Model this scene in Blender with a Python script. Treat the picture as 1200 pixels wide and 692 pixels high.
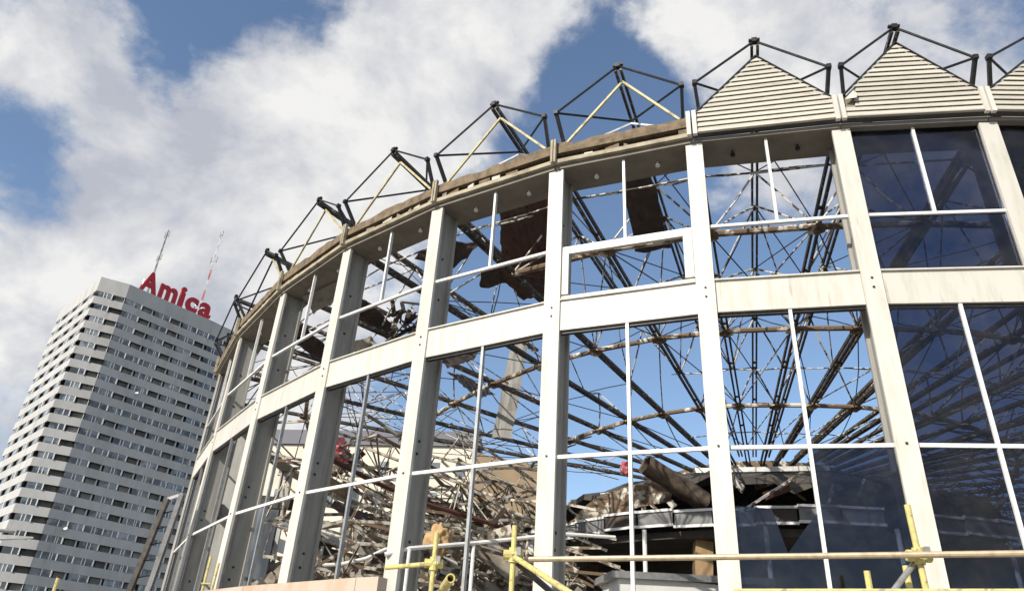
import bpy, math, random
from mathutils import Vector, Matrix, noise
random.seed(7)
RAD = math.radians
scene = bpy.context.scene
for o in list(bpy.data.objects):
    bpy.data.objects.remove(o)

# ------------------------------------------------------------------ camera
PITCH, ROLL = RAD(29.1636), RAD(3.6903)
cd = bpy.data.cameras.new('camera')
cam = bpy.data.objects.new('camera', cd)
scene.collection.objects.link(cam)
c_, s_ = math.cos(PITCH), math.sin(PITCH)
right, up, fwd = Vector((1, 0, 0)), Vector((0, -s_, c_)), Vector((0, c_, s_))
cr, sr = math.cos(ROLL), math.sin(ROLL)
xa, ya, za = right * cr + up * sr, right * -sr + up * cr, -fwd
m = Matrix((xa, ya, za)).transposed().to_4x4()
m.translation = (0, 0, 1.7)
cam.matrix_world = m
cd.lens, cd.sensor_width = 26.011, 36
cd.clip_start, cd.clip_end = 0.1, 6000
scene.camera = cam

# ------------------------------------------------------------------ sky
SUN_AZ, SUN_EL = RAD(220.5), RAD(31)
world = bpy.data.worlds.new('World')
scene.world = world
world.use_nodes = True
nt = world.node_tree
nt.nodes.clear()
N, LK = nt.nodes.new, nt.links.new
out = N('ShaderNodeOutputWorld')
sky = N('ShaderNodeTexSky')
sky.sky_type = 'NISHITA'
sky.sun_disc = False
sky.sun_elevation, sky.sun_rotation = SUN_EL, SUN_AZ
sky.air_density, sky.dust_density, sky.ozone_density = 1.0, 0.5, 1.5
bg = N('ShaderNodeBackground'); bg.inputs[1].default_value = 0.15
LK(sky.outputs[0], bg.inputs[0])
geo = N('ShaderNodeTexCoord')
def mth(op, a, b=None, c=None, clamp=False):
    n = N('ShaderNodeMath'); n.operation = op; n.use_clamp = clamp
    for i, v in enumerate((a, b, c)):
        if v is None: continue
        if isinstance(v, (int, float)): n.inputs[i].default_value = v
        else: LK(v, n.inputs[i])
    return n.outputs[0]
def wnoise(scale, detail, rough, offs, dist=0.0):
    mp = N('ShaderNodeMapping'); mp.inputs['Location'].default_value = offs
    mp.inputs['Scale'].default_value = (1, 1, 1.35)
    LK(geo.outputs['Generated'], mp.inputs[0])
    t = N('ShaderNodeTexNoise'); t.inputs['Scale'].default_value = scale
    t.inputs['Detail'].default_value = detail; t.inputs['Roughness'].default_value = rough
    t.inputs['Distortion'].default_value = dist
    LK(mp.outputs[0], t.inputs['Vector'])
    return t.outputs['Fac']
n1 = wnoise(2.6, 9, 0.56, (3.1, 1.7, 0.4), 0.25)
n2 = wnoise(7.0, 8, 0.6, (0.3, 5.2, 2.2), 0.1)
acc = mth('MULTIPLY_ADD', n1, 1.25, -0.53)
acc = mth('MULTIPLY_ADD', mth('SUBTRACT', n2, 0.5), 0.85, acc)
acc = mth('MULTIPLY_ADD', mth('SUBTRACT', wnoise(17.0, 7, 0.62, (2.3, 0.2, 6.2), 0.3), 0.5), 0.40, acc)
# the cloud banks and the gaps between them: direction, tightness, amount
BANKS = [((-.392, .612, .688), 190, -.55), ((-.235, .625, .745), 260, -.25), ((-.417, .664, .621), 420, -.22),
         ((-.552, .68, .483), 150, -.75), ((.112, .675, .73), 150, -.34), ((.07, .735, .675), 160, -.22), ((.01, .70, .714), 70, .12), ((-.499, .634, .591), 60, .30),
         ((-.181, .695, .695), 60, .24), ((-.379, .737, .56), 45, .32), ((-.53, .735, .423), 70, .34),
         ((.22, .62, .75), 130, .45), ((.453, .551, .701), 60, .22), ((.30, .75, .592), 220, .42),
         ((.162, .797, .581), 60, -.16), ((.33, .851, .407), 25, -.20), ((.143, .912, .384), 22, -.22),
         ((-.03, .89, .44), 60, -.20), ((-.20, .846, .50), 60, .22), ((.55, .70, .46), 25, -.2),
         ((.36, .61, .705), 140, .05), ((-.021, .662, .75), 100, .16), ((-.30, .80, .50), 70, .18)]
for d, k, a in BANKS:
    v = Vector(d).normalized()
    dn = N('ShaderNodeVectorMath'); dn.operation = 'DOT_PRODUCT'
    LK(geo.outputs['Generated'], dn.inputs[0]); dn.inputs[1].default_value = v
    e = mth('EXPONENT', mth('MULTIPLY', mth('SUBTRACT', dn.outputs['Value'], 1.0), k))
    acc = mth('MULTIPLY_ADD', e, a, acc)
mask = N('ShaderNodeMapRange'); mask.interpolation_type = 'SMOOTHSTEP'
mask.inputs['From Min'].default_value = -0.07; mask.inputs['From Max'].default_value = 0.24
mask.inputs['To Max'].default_value = 0.97
LK(acc, mask.inputs['Value'])
shade = N('ShaderNodeValToRGB')
shade.color_ramp.elements[0].position, shade.color_ramp.elements[0].color = 0.38, (0.55, 0.575, 0.65, 1)
shade.color_ramp.elements[1].position, shade.color_ramp.elements[1].color = 0.58, (1.0, 0.99, 0.97, 1)
LK(wnoise(4.6, 8, 0.58, (7.7, 2.1, 4.4), 0.2), shade.inputs[0])
cbg = N('ShaderNodeBackground'); cbg.inputs[1].default_value = 0.80
LK(shade.outputs[0], cbg.inputs[0])
mx = N('ShaderNodeMixShader')
LK(mask.outputs[0], mx.inputs[0]); LK(bg.outputs[0], mx.inputs[1]); LK(cbg.outputs[0], mx.inputs[2])
LK(mx.outputs[0], out.inputs[0])

# ------------------------------------------------------------------ sun and exposure
sd = bpy.data.lights.new('sun', 'SUN'); sd.energy = 4.6; sd.angle = RAD(0.53); sd.color = (1, 0.93, 0.82)
sun = bpy.data.objects.new('sun', sd); scene.collection.objects.link(sun)
to_sun = Vector((math.sin(SUN_AZ) * math.cos(SUN_EL), math.cos(SUN_AZ) * math.cos(SUN_EL), math.sin(SUN_EL)))
sun.rotation_euler = to_sun.to_track_quat('Z', 'Y').to_euler()
sun.location = to_sun * 60
vs = scene.view_settings
vs.view_transform, vs.look, vs.exposure, vs.gamma = 'Standard', 'None', 0.2, 1.0
vs.use_curve_mapping = False

# ------------------------------------------------------------------ materials
MATS = {}
def mat(name, col, rough=0.6, metal=0.0, col2=None, nscale=6.0, lo=0.4, hi=0.65, bump=0.0, bscale=40.0,
        stretch=(1, 1, 1), spec=0.4, detail=6, stain=None, vary=0.0):
    mt = bpy.data.materials.new(name); mt.use_nodes = True
    t = mt.node_tree; b = t.nodes['Principled BSDF']
    b.inputs['Base Color'].default_value = (*col, 1)
    b.inputs['Roughness'].default_value = rough; b.inputs['Metallic'].default_value = metal
    b.inputs['Specular IOR Level'].default_value = spec
    g = t.nodes.new('ShaderNodeNewGeometry')
    mp = t.nodes.new('ShaderNodeMapping'); mp.inputs['Scale'].default_value = stretch
    t.links.new(g.outputs['Position'], mp.inputs[0])
    if col2 is not None:
        n = t.nodes.new('ShaderNodeTexNoise'); n.inputs['Scale'].default_value = nscale
        n.inputs['Detail'].default_value = detail; n.inputs['Roughness'].default_value = 0.62
        t.links.new(mp.outputs[0], n.inputs['Vector'])
        r = t.nodes.new('ShaderNodeValToRGB')
        r.color_ramp.elements[0].position, r.color_ramp.elements[0].color = lo, (*col, 1)
        r.color_ramp.elements[1].position, r.color_ramp.elements[1].color = hi, (*col2, 1)
        t.links.new(n.outputs['Fac'], r.inputs[0]); t.links.new(r.outputs[0], b.inputs['Base Color'])
    if stain is not None:
        sc, (lo_, hi_), scale_, st_, amt = stain
        m2 = t.nodes.new('ShaderNodeMapping'); m2.inputs['Scale'].default_value = st_
        t.links.new(g.outputs['Position'], m2.inputs[0])
        n = t.nodes.new('ShaderNodeTexNoise'); n.inputs['Scale'].default_value = scale_; n.inputs['Detail'].default_value = 8
        n.inputs['Roughness'].default_value = .65
        t.links.new(m2.outputs[0], n.inputs['Vector'])
        mr = t.nodes.new('ShaderNodeMapRange'); mr.inputs['From Min'].default_value = lo_; mr.inputs['From Max'].default_value = hi_
        mr.inputs['To Max'].default_value = amt; t.links.new(n.outputs['Fac'], mr.inputs['Value'])
        mc = t.nodes.new('ShaderNodeMix'); mc.data_type = 'RGBA'; mc.inputs[7].default_value = (*sc, 1)
        t.links.new(mr.outputs[0], mc.inputs[0])
        t.links.new(b.inputs['Base Color'].links[0].from_socket, mc.inputs[6]); t.links.new(mc.outputs[2], b.inputs['Base Color'])
    if vary:
        oi = t.nodes.new('ShaderNodeObjectInfo'); hv = t.nodes.new('ShaderNodeHueSaturation')
        mr = t.nodes.new('ShaderNodeMapRange'); mr.inputs['To Min'].default_value = 1 - vary; mr.inputs['To Max'].default_value = 1 + vary * .5
        t.links.new(oi.outputs['Random'], mr.inputs['Value']); t.links.new(mr.outputs[0], hv.inputs['Value'])
        t.links.new(b.inputs['Base Color'].links[0].from_socket, hv.inputs['Color']); t.links.new(hv.outputs[0], b.inputs['Base Color'])
    if bump:
        n = t.nodes.new('ShaderNodeTexNoise'); n.inputs['Scale'].default_value = bscale
        n.inputs['Detail'].default_value = 5
        t.links.new(mp.outputs[0], n.inputs['Vector'])
        bp = t.nodes.new('ShaderNodeBump'); bp.inputs['Strength'].default_value = bump
        bp.inputs['Distance'].default_value = 0.02
        t.links.new(n.outputs['Fac'], bp.inputs['Height']); t.links.new(bp.outputs[0], b.inputs['Normal'])
    MATS[name] = mt
    return mt
mat('cream_paint', (.62, .595, .535), .45, col2=(.48, .455, .39), nscale=2.2, lo=.46, hi=.78, bump=.08, bscale=9, stretch=(3, 3, .5), stain=((.30, .20, .12), (.60, .74), 2.6, (4, 4, .45), .6), vary=.07)
mat('web_shade_paint', (.34, .33, .305), .55, col2=(.24, .235, .215), nscale=3.0, lo=.4, hi=.75, bump=.06, bscale=12, stretch=(3, 3, .4))  # cream paint of the column sides, darkened to stand for their shade
mat('siding_paint', (.54, .51, .44), .5, col2=(.43, .40, .34), nscale=3.5, lo=.5, hi=.8, bump=.05, bscale=14, stretch=(1, 1, 3), stain=((.28, .20, .13), (.58, .72), 3.0, (1.5, 1.5, 5), .55), vary=.14)
mat('old_fascia', (.40, .355, .26), .7, col2=(.22, .18, .12), nscale=4, lo=.42, hi=.68, bump=.2, bscale=14)
mat('rust_beam', (.06, .05, .042), .65, .2, col2=(.34, .31, .27), nscale=8, lo=.56, hi=.66)
mat('debris_paint', (.54, .50, .42), .8, col2=(.14, .105, .075), nscale=4.5, lo=.46, hi=.54)
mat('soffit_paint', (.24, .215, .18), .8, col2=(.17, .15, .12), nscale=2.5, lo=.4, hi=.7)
mat('dark_steel', (.035, .032, .03), .55, .3, col2=(.10, .075, .055), nscale=7, lo=.45, hi=.75)
mat('black_steel', (.022, .022, .024), .5, .3, col2=(.06, .05, .045), nscale=9, lo=.5, hi=.75)
mat('peeling_paint', (.62, .60, .54), .65, col2=(.07, .05, .035), nscale=5.5, lo=.47, hi=.52, bump=.1)
mat('peeling_brown', (.16, .11, .07), .75, col2=(.60, .56, .48), nscale=3.2, lo=.52, hi=.60, bump=.15, bscale=20)
mat('brown_timber', (.22, .165, .105), .85, col2=(.09, .065, .04), nscale=6, lo=.4, hi=.7, bump=.35, bscale=16)
mat('pale_yellow', (.52, .475, .27), .6, col2=(.25, .21, .13), nscale=7, lo=.45, hi=.68)
mat('scaffold_yellow', (.62, .54, .20), .6, col2=(.42, .36, .17), nscale=10, lo=.45, hi=.7, bump=.2, bscale=30, stain=((.25, .20, .14), (.55, .62), 14, (1, 1, 1), .8))
mat('scaffold_tan', (.50, .40, .27), .45, .3, col2=(.34, .27, .19), nscale=12, lo=.45, hi=.7)
mat('white_rail', (.74, .74, .72), .4, col2=(.55, .54, .50), nscale=8, lo=.5, hi=.75)
mat('galvanised', (.42, .42, .41), .4, .6, col2=(.30, .29, .27), nscale=9, lo=.45, hi=.7)
mat('roof_deck', (.055, .045, .042), .8, col2=(.12, .075, .055), nscale=4, lo=.45, hi=.75, bump=.2, bscale=12)
mat('red_deck', (.10, .05, .04), .7, col2=(.06, .045, .04), nscale=3, lo=.4, hi=.7)
mat('grey_deck', (.22, .22, .22), .7, col2=(.12, .12, .125), nscale=4, lo=.4, hi=.7)
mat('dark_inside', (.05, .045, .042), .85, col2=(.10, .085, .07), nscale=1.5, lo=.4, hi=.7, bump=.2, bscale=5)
mat('rubble', (.40, .36, .30), .9, col2=(.20, .17, .135), nscale=2.5, lo=.4, hi=.65, bump=.6, bscale=6)
mat('render_pink', (.50, .42, .335), .85, col2=(.46, .27, .16), nscale=1.3, lo=.50, hi=.72, bump=.15, bscale=25, stretch=(1, 1, .35))
mat('tower_concrete', (.50, .495, .48), .85, col2=(.41, .405, .395), nscale=.35, lo=.4, hi=.7, stretch=(1, 1, .3), stain=((.25, .23, .20), (.58, .75), .5, (1.2, 1.2, .25), .5), vary=.05)
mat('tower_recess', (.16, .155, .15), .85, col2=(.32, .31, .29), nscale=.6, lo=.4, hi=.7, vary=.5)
mat('tower_frame', (.78, .78, .76), .5)
mat('sign_red', (.50, .015, .03), .4)
mat('mast_red', (.50, .05, .04), .5)
mat('mast_white', (.62, .62, .62), .5)
mat('mast_grey', (.16, .16, .17), .6)
mat('house_cream', (.68, .63, .53), .85, col2=(.56, .51, .42), nscale=.3, lo=.4, hi=.7)
mat('house_tan', (.50, .36, .22), .85, col2=(.40, .29, .18), nscale=.4, lo=.4, hi=.7)
mat('house_roof', (.13, .13, .15), .7)
mat('timber', (.38, .26, .14), .7, col2=(.26, .17, .09), nscale=8, lo=.4, hi=.7, stretch=(1, 1, .2))
mat('red_plastic', (.55, .07, .08), .5, col2=(.70, .30, .32), nscale=7, lo=.45, hi=.6)
mat('red_primer', (.09, .03, .022), .7, col2=(.06, .04, .03), nscale=4, lo=.45, hi=.7)
mat('insulation', (.50, .33, .16), .95, col2=(.36, .25, .14), nscale=9, lo=.4, hi=.7, bump=.5, bscale=18)
mat('plastic_sheet', (.60, .62, .60), .3, col2=(.42, .44, .43), nscale=7, lo=.4, hi=.7, bump=.5, bscale=9)
mat('white_board', (.72, .71, .67), .6, col2=(.62, .60, .55), nscale=3, lo=.4, hi=.7)
mat('asphalt', (.07, .07, .07), .9, col2=(.05, .05, .05), nscale=1.5, lo=.4, hi=.7, bump=.3, bscale=60)
mat('paving', (.34, .32, .29), .85, col2=(.26, .25, .23), nscale=1.2, lo=.4, hi=.7)
mat('rusty_duct', (.17, .13, .095), .7, .2, col2=(.07, .05, .04), nscale=4, lo=.4, hi=.65, bump=.4, bscale=8)
mat('lamp_white', (.8, .78, .72), .4)
def glass(name, tint, refl):
    mt = bpy.data.materials.new(name); mt.use_nodes = True
    t = mt.node_tree; t.nodes.clear()
    o = t.nodes.new('ShaderNodeOutputMaterial'); tr = t.nodes.new('ShaderNodeBsdfTransparent')
    tr.inputs[0].default_value = (*tint, 1)
    gl = t.nodes.new('ShaderNodeBsdfGlossy'); gl.inputs['Roughness'].default_value = 0.03
    gl.inputs[0].default_value = (.8, .85, 1, 1)
    fr = t.nodes.new('ShaderNodeFresnel'); fr.inputs[0].default_value = refl
    mxs = t.nodes.new('ShaderNodeMixShader')
    t.links.new(fr.outputs[0], mxs.inputs[0]); t.links.new(tr.outputs[0], mxs.inputs[1])
    t.links.new(gl.outputs[0], mxs.inputs[2])
    df = t.nodes.new('ShaderNodeBsdfDiffuse'); df.inputs[0].default_value = (.34, .33, .30, 1)
    ge = t.nodes.new('ShaderNodeNewGeometry'); nz = t.nodes.new('ShaderNodeTexNoise'); nz.inputs['Scale'].default_value = 2.2; nz.inputs['Detail'].default_value = 8
    nz.inputs['Roughness'].default_value = .7; t.links.new(ge.outputs['Position'], nz.inputs['Vector'])
    mr = t.nodes.new('ShaderNodeMapRange'); mr.inputs['From Min'].default_value = .42; mr.inputs['From Max'].default_value = .75
    mr.inputs['To Min'].default_value = .004; mr.inputs['To Max'].default_value = .055; t.links.new(nz.outputs['Fac'], mr.inputs['Value'])
    m2 = t.nodes.new('ShaderNodeMixShader'); t.links.new(mr.outputs[0], m2.inputs[0]); t.links.new(mxs.outputs[0], m2.inputs[1])
    t.links.new(df.outputs[0], m2.inputs[2]); t.links.new(m2.outputs[0], o.inputs[0])
    MATS[name] = mt
glass('tinted_glass', (.27, .29, .365), 1.42)
mat('tower_glass', (.06, .07, .085), .08, col2=(.24, .27, .30), nscale=.5, lo=.42, hi=.6, spec=.7, detail=2, stain=((.40, .38, .34), (.60, .62), .8, (1, 1, .6), .8), vary=.45)

# ------------------------------------------------------------------ mesh helpers
col = scene.collection
class MB:
    def __init__(s): s.v, s.f, s.mi, s.cur = [], [], [], 0
    def add(s, vs_, fs):
        b = len(s.v); s.v += [Vector(q) for q in vs_]
        s.f += [tuple(b + i for i in f) for f in fs]; s.mi += [s.cur] * len(fs); return s
    def hexa(s, p):          # p: 4 bottom, 4 top
        return s.add(p, [(3, 2, 1, 0), (4, 5, 6, 7), (0, 1, 5, 4), (1, 2, 6, 5), (2, 3, 7, 6), (3, 0, 4, 7)])
    def box(s, c, x, y, z):  # centre and half axes
        c, x, y, z = Vector(c), Vector(x), Vector(y), Vector(z)
        return s.hexa([c - x - y - z, c + x - y - z, c + x + y - z, c - x + y - z,
                       c - x - y + z, c + x - y + z, c + x + y + z, c - x + y + z])
    def beam(s, a, b, w, h, upv=(0, 0, 1)):
        a, b = Vector(a), Vector(b); d = (b - a)
        L = d.length
        if L < 1e-5: return s
        d /= L; u = Vector(upv)
        if abs(d.dot(u)) > .98: u = Vector((0, 1, 0.01))
        sd_ = d.cross(u).normalized(); u = sd_.cross(d).normalized()
        return s.box((a + b) / 2, d * L / 2, sd_ * w / 2, u * h / 2)
    def tube(s, a, b, r, n=6, r2=None):
        a, b = Vector(a), Vector(b); d = (b - a)
        if d.length < 1e-5: return s
        d.normalize(); u = Vector((0, 0, 1)) if abs(d.z) < .95 else Vector((1, 0, 0))
        x = d.cross(u).normalized(); y = d.cross(x); r2 = r if r2 is None else r2
        ring = [(x * math.cos(2 * math.pi * i / n) + y * math.sin(2 * math.pi * i / n)) for i in range(n)]
        vs_ = [a + q * r for q in ring] + [b + q * r2 for q in ring]
        fs = [(i, (i + 1) % n, n + (i + 1) % n, n + i) for i in range(n)]
        return s.add(vs_, fs + [tuple(range(n))[::-1], tuple(range(n, 2 * n))])
    def prism(s, poly, t):   # polygon extruded by vector t
        t = Vector(t); n = len(poly); p = [Vector(q) for q in poly]
        return s.add(p + [q + t for q in p], [tuple(range(n))[::-1], tuple(range(n, 2 * n))] +
                     [(i, (i + 1) % n, n + (i + 1) % n, n + i) for i in range(n)])
    def build(s, name, mats, parent=None, smooth=False):
        mats = [mats] if isinstance(mats, str) else mats
        org = Vector((0, 0, 0))
        if parent is not None: org = wloc(parent)
        else:
            n = max(1, len(s.v)); org = sum(s.v, Vector()) / n; org.z = min(v.z for v in s.v)
        me = bpy.data.meshes.new(name)
        me.from_pydata([v - org for v in s.v], [], s.f)
        for q in mats: me.materials.append(MATS[q])
        if len(mats) > 1: me.polygons.foreach_set('material_index', s.mi)
        if smooth: me.polygons.foreach_set('use_smooth', [True] * len(s.f))
        # consistent outward normals
        import bmesh
        bm = bmesh.new(); bm.from_mesh(me); bmesh.ops.recalc_face_normals(bm, faces=bm.faces); bm.to_mesh(me); bm.free()
        o = bpy.data.objects.new(name, me); col.objects.link(o)
        if parent is not None: o.parent = parent
        else: o.location = org
        return o
def wloc(o):
    v = Vector(o.location)
    while o.parent is not None:
        o = o.parent; v += o.location
    return v
def tag(o, label, cat, group=None, kind=None):
    if label: o['label'] = label
    if cat: o['category'] = cat
    if group: o['group'] = group
    if kind: o['kind'] = kind
    return o
def thing(name, loc, label, cat, group=None):
    o = bpy.data.objects.new(name, None); col.objects.link(o); o.location = loc
    o.empty_display_size = .2
    return tag(o, label, cat, group)
def inst(src, name, parent, loc, rz=0.0):
    o = bpy.data.objects.new(name, src); col.objects.link(o); o.parent = parent
    o.location = Vector(loc) - wloc(parent); o.rotation_euler.z = rz
    return o
def box1(name, m_, parent, c, x, y, z): return MB().box(c, x, y, z).build(name, m_, parent)

# ------------------------------------------------------------------ ground
g = MB().add([(-1500, -1500, 0), (1500, -1500, 0), (1500, 1500, 0), (-1500, 1500, 0)], [(0, 1, 2, 3)]).build('ground', 'asphalt')
g['kind'] = 'structure'
CX, CY = 8.888, 25.6924
pv = MB(); nn = 64
pv.add([(CX + 26 * math.cos(2 * math.pi * i / nn), CY + 26 * math.sin(2 * math.pi * i / nn), .004) for i in range(nn)], [tuple(range(nn))])
pv = pv.build('pavement', 'paving'); pv['kind'] = 'structure'

# ------------------------------------------------------------------ rotunda
ZT, ZU, ZB, ZBB, ZL = 9.457, 7.935, 7.005, 6.525, 4.655
EX, EY = -0.32693, -0.94505
TX, TY = 0.94505, -0.32693
def pol(a, r, z=0.0):
    return Vector((CX + r * (math.cos(a) * EX + math.sin(a) * TX), CY + r * (math.cos(a) * EY + math.sin(a) * TY), z))
COLS = [(0.2097, 17.956), (0.0977, 17.977), (-0.0198, 18.064), (-0.143, 18.1), (-0.2761, 18.048), (-0.4136, 17.987),
        (-0.5638, 17.893), (-0.7339, 17.907), (-0.8932, 18.065)]
a_end = 0.2097 - 2 * math.pi
for i in range(1, 37):
    COLS.append((-0.8932 + (a_end + 0.8932) * i / 37, 18.0))
NB = len(COLS)
CTR = Vector((CX, CY, 0))
CP = [pol(a, r) for a, r in COLS]
def bay(j):
    r_, l_ = CP[j % NB], CP[(j + 1) % NB]
    d = (r_ - l_) / 2; n = Vector((d.y, -d.x, 0)).normalized()
    return (l_ + r_) / 2, d, n
def bp(j, u, o, z):
    m_, d, n = bay(j)
    q = m_ + d * u + n * o
    return Vector((q.x, q.y, ZT + z))
NEAR = [NB - 2, NB - 1] + list(range(0, 10))
rot = thing('rotunda', (CX, CY, 0), 'round glass and steel pavilion half demolished, with a zigzag roof edge and bare columns', 'building')

# columns
for j in range(NB):
    a, r = COLS[j]
    p = pol(a, r); n = (p - CTR).normalized(); t = Vector((-n.y, n.x, 0))
    zt = ZT - .004
    w = MB()
    w.box(p + n * -.25 + Vector((0, 0, zt / 2)), n * .19, t * .05, Vector((0, 0, zt / 2)))
    if j in NEAR:
        web = w.build('column', 'web_shade_paint', rot)
        f = MB()
        f.box(p + n * -.03 + Vector((0, 0, zt / 2)), n * .025, t * .125, Vector((0, 0, zt / 2)))
        f.build('flange', 'cream_paint', web)
        f = MB()
        f.box(p + n * -.468 + Vector((0, 0, zt / 2)), n * .025, t * .10, Vector((0, 0, zt / 2)))
        f.build('flange', 'web_shade_paint', web)
        for s in (-1, 1):
            f = MB()
            f.box(p + n * -.085 + t * s * .088 + Vector((0, 0, zt / 2)), n * .022, t * .016, Vector((0, 0, zt / 2 - .01)))
            f.build('glazing_rail', 'galvanised', web)
        b = MB()
        for z in (3.5, 3.72, 5.0, 5.2, 6.75, 7.7, 8.5):
            for s in (-1, 1):
                b.tube(p + n * (-.19 - .1 * (z % 1)) + t * s * .05 + Vector((0, 0, z)), p + n * (-.19 - .1 * (z % 1)) + t * s * .062 + Vector((0, 0, z)), .022, 8)
        for z in (4.66, 6.76, 6.9):
            b.tube(p + n * -.006 + Vector((0, 0, z)), p + n * .006 + Vector((0, 0, z)), .016, 8)
        b.build('bolts', 'black_steel', web)['kind'] = 'stuff'
    else:
        w.box(p + n * -.03 + Vector((0, 0, zt / 2)), n * .026, t * .125, Vector((0, 0, zt / 2)))
        w.build('column', 'web_shade_paint', rot)

def between(j, oc, z0, z1, th, ins=.128):
    """box spanning bay j between the column flanges; oc: centre offset outward"""
    m_, d, n = bay(j)
    L = d.length - ins
    c = m_ + n * oc; c.z = (z0 + z1) / 2
    return c, d.normalized() * L, n * th / 2, Vector((0, 0, (z1 - z0) / 2))

for j in range(NB):
    vis = j in NEAR
    sp = box1('spandrel_panel', 'cream_paint', rot, *between(j, -.075, ZBB, ZB, .09))
    if vis:
        box1('drip_edge', 'cream_paint', sp, *between(j, -.06, ZB + .002, ZB + .022, .13))
        box1('shadow_gap', 'black_steel', sp, *between(j, -.10, ZBB - .045, ZBB - .002, .06))
    # soffit ring panel
    sf = MB(); m_, d, n = bay(j)
    u = d.normalized() * (d.length - .003)
    d1 = d * 0.955
    q = [m_ - u + n * .028, m_ + u + n * .028, m_ + d1 - n * .62, m_ - d1 - n * .62]
    sf.prism([(v.x, v.y, ZT + .004) for v in q], (0, 0, .068))
    sf.build('soffit_panel', 'soffit_paint', rot)
    if not vis: continue
    for s in (-.45, .45):
        c = m_ + d * s - n * .27
        lm = MB(); lm.tube((c.x, c.y, ZT - .05), (c.x, c.y, ZT + .002), .014, 6).tube((c.x, c.y, ZT - .085), (c.x, c.y, ZT - .05), .038, 8)
        lm.build('downlight', 'lamp_white' if j > 1 and j < 20 else 'black_steel', rot)
    # transoms and mullions
    box1('transom', 'white_rail', rot, *between(j, -.07, ZU - .022, ZU + .022, .05))
    box1('transom', 'white_rail', rot, *between(j, -.07, ZL - .024, ZL + .024, .05))
    t = d.normalized()
    box1('mullion', 'white_rail', rot, m_ + n * -.07 + Vector((0, 0, (ZU + .023 + ZT - .002) / 2)), t * .02, n * .028, Vector((0, 0, (ZT - .002 - ZU - .023) / 2)))
    box1('mullion', 'white_rail' if j not in (3, 4, 5, 6, 7, 8) else 'galvanised', rot, m_ + n * -.07 + Vector((0, 0, (ZL + .025 + ZBB + .0) / 2)), t * .022, n * .028, Vector((0, 0, (ZBB - .001 - ZL - .025) / 2)))
    box1('mullion', 'white_rail' if j not in (3, 4, 5, 6, 7, 8) else 'galvanised', rot, m_ + n * -.07 + Vector((0, 0, (ZL - .025 + .5) / 2)), t * .022, n * .028, Vector((0, 0, (ZL - .025 - .5) / 2)))
    box1('sill_panel', 'cream_paint', rot, *between(j, -.075, .01, .5, .09))

def pane(j, u0, u1, z0, z1):
    m_, d, n = bay(j)
    L = d.length
    a, b = m_ + d.normalized() * u0 * (L - .13), m_ + d.normalized() * u1 * (L - .13)
    mb = MB(); o = n * -.075
    mb.prism([(a + o) + Vector((0, 0, z0)), (b + o) + Vector((0, 0, z0)), (b + o) + Vector((0, 0, z1)), (a + o) + Vector((0, 0, z1))], n * -.006)
    return mb.build('glass_pane', 'tinted_glass', rot)
for j in (0, NB - 1, NB - 2):
    for u0, u1 in ((-1, -.02), (.02, 1)):
        pane(j, u0, u1, ZU + .025, ZT - .004); pane(j, u0, u1, ZL + .026, ZBB - .046); pane(j, u0, u1, .5, ZL - .026)
    pane(j, -1, 1, ZB + .024, ZU - .024)
pane(1, .02, 1, .5, ZL - .026)
# the broken pane: jagged upper edge
m_, d, n = bay(1)
mb = MB(); L = d.length - .13; t = d.normalized()
def gp(u, z): return m_ + t * (u * L) + n * -.075 + Vector((0, 0, z))
mb.prism([gp(-1, .5), gp(-.02, .5), gp(-.02, 3.87), gp(-.18, 3.70), gp(-.42, 3.42), gp(-.47, 3.60), gp(-.55, 3.92), gp(-1, 3.95)], n * -.006)
mb.build('glass_pane', 'tinted_glass', rot)['label'] = 'broken pane with a jagged upper edge'
# heavy inner sash frame left in one bay
m_, d, n = bay(2); t = d.normalized(); L = d.length - .135
z0, z1 = ZB + .023, ZU - .024
f = MB()
f.box(m_ + n * -.065 + Vector((0, 0, z1 - .045)), t * L, n * .03, (0, 0, .044)).box(m_ + n * -.065 + Vector((0, 0, z0 + .03)), t * L, n * .03, (0, 0, .029))
for s, w in ((-1, .05), (1, .065)):
    f.box(m_ + t * s * (L - w) + n * -.065 + Vector((0, 0, (z0 + z1) / 2)), t * w, n * .03, (0, 0, (z1 - z0) / 2 - .09))
f.build('window_frame', 'cream_paint', rot)

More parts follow.
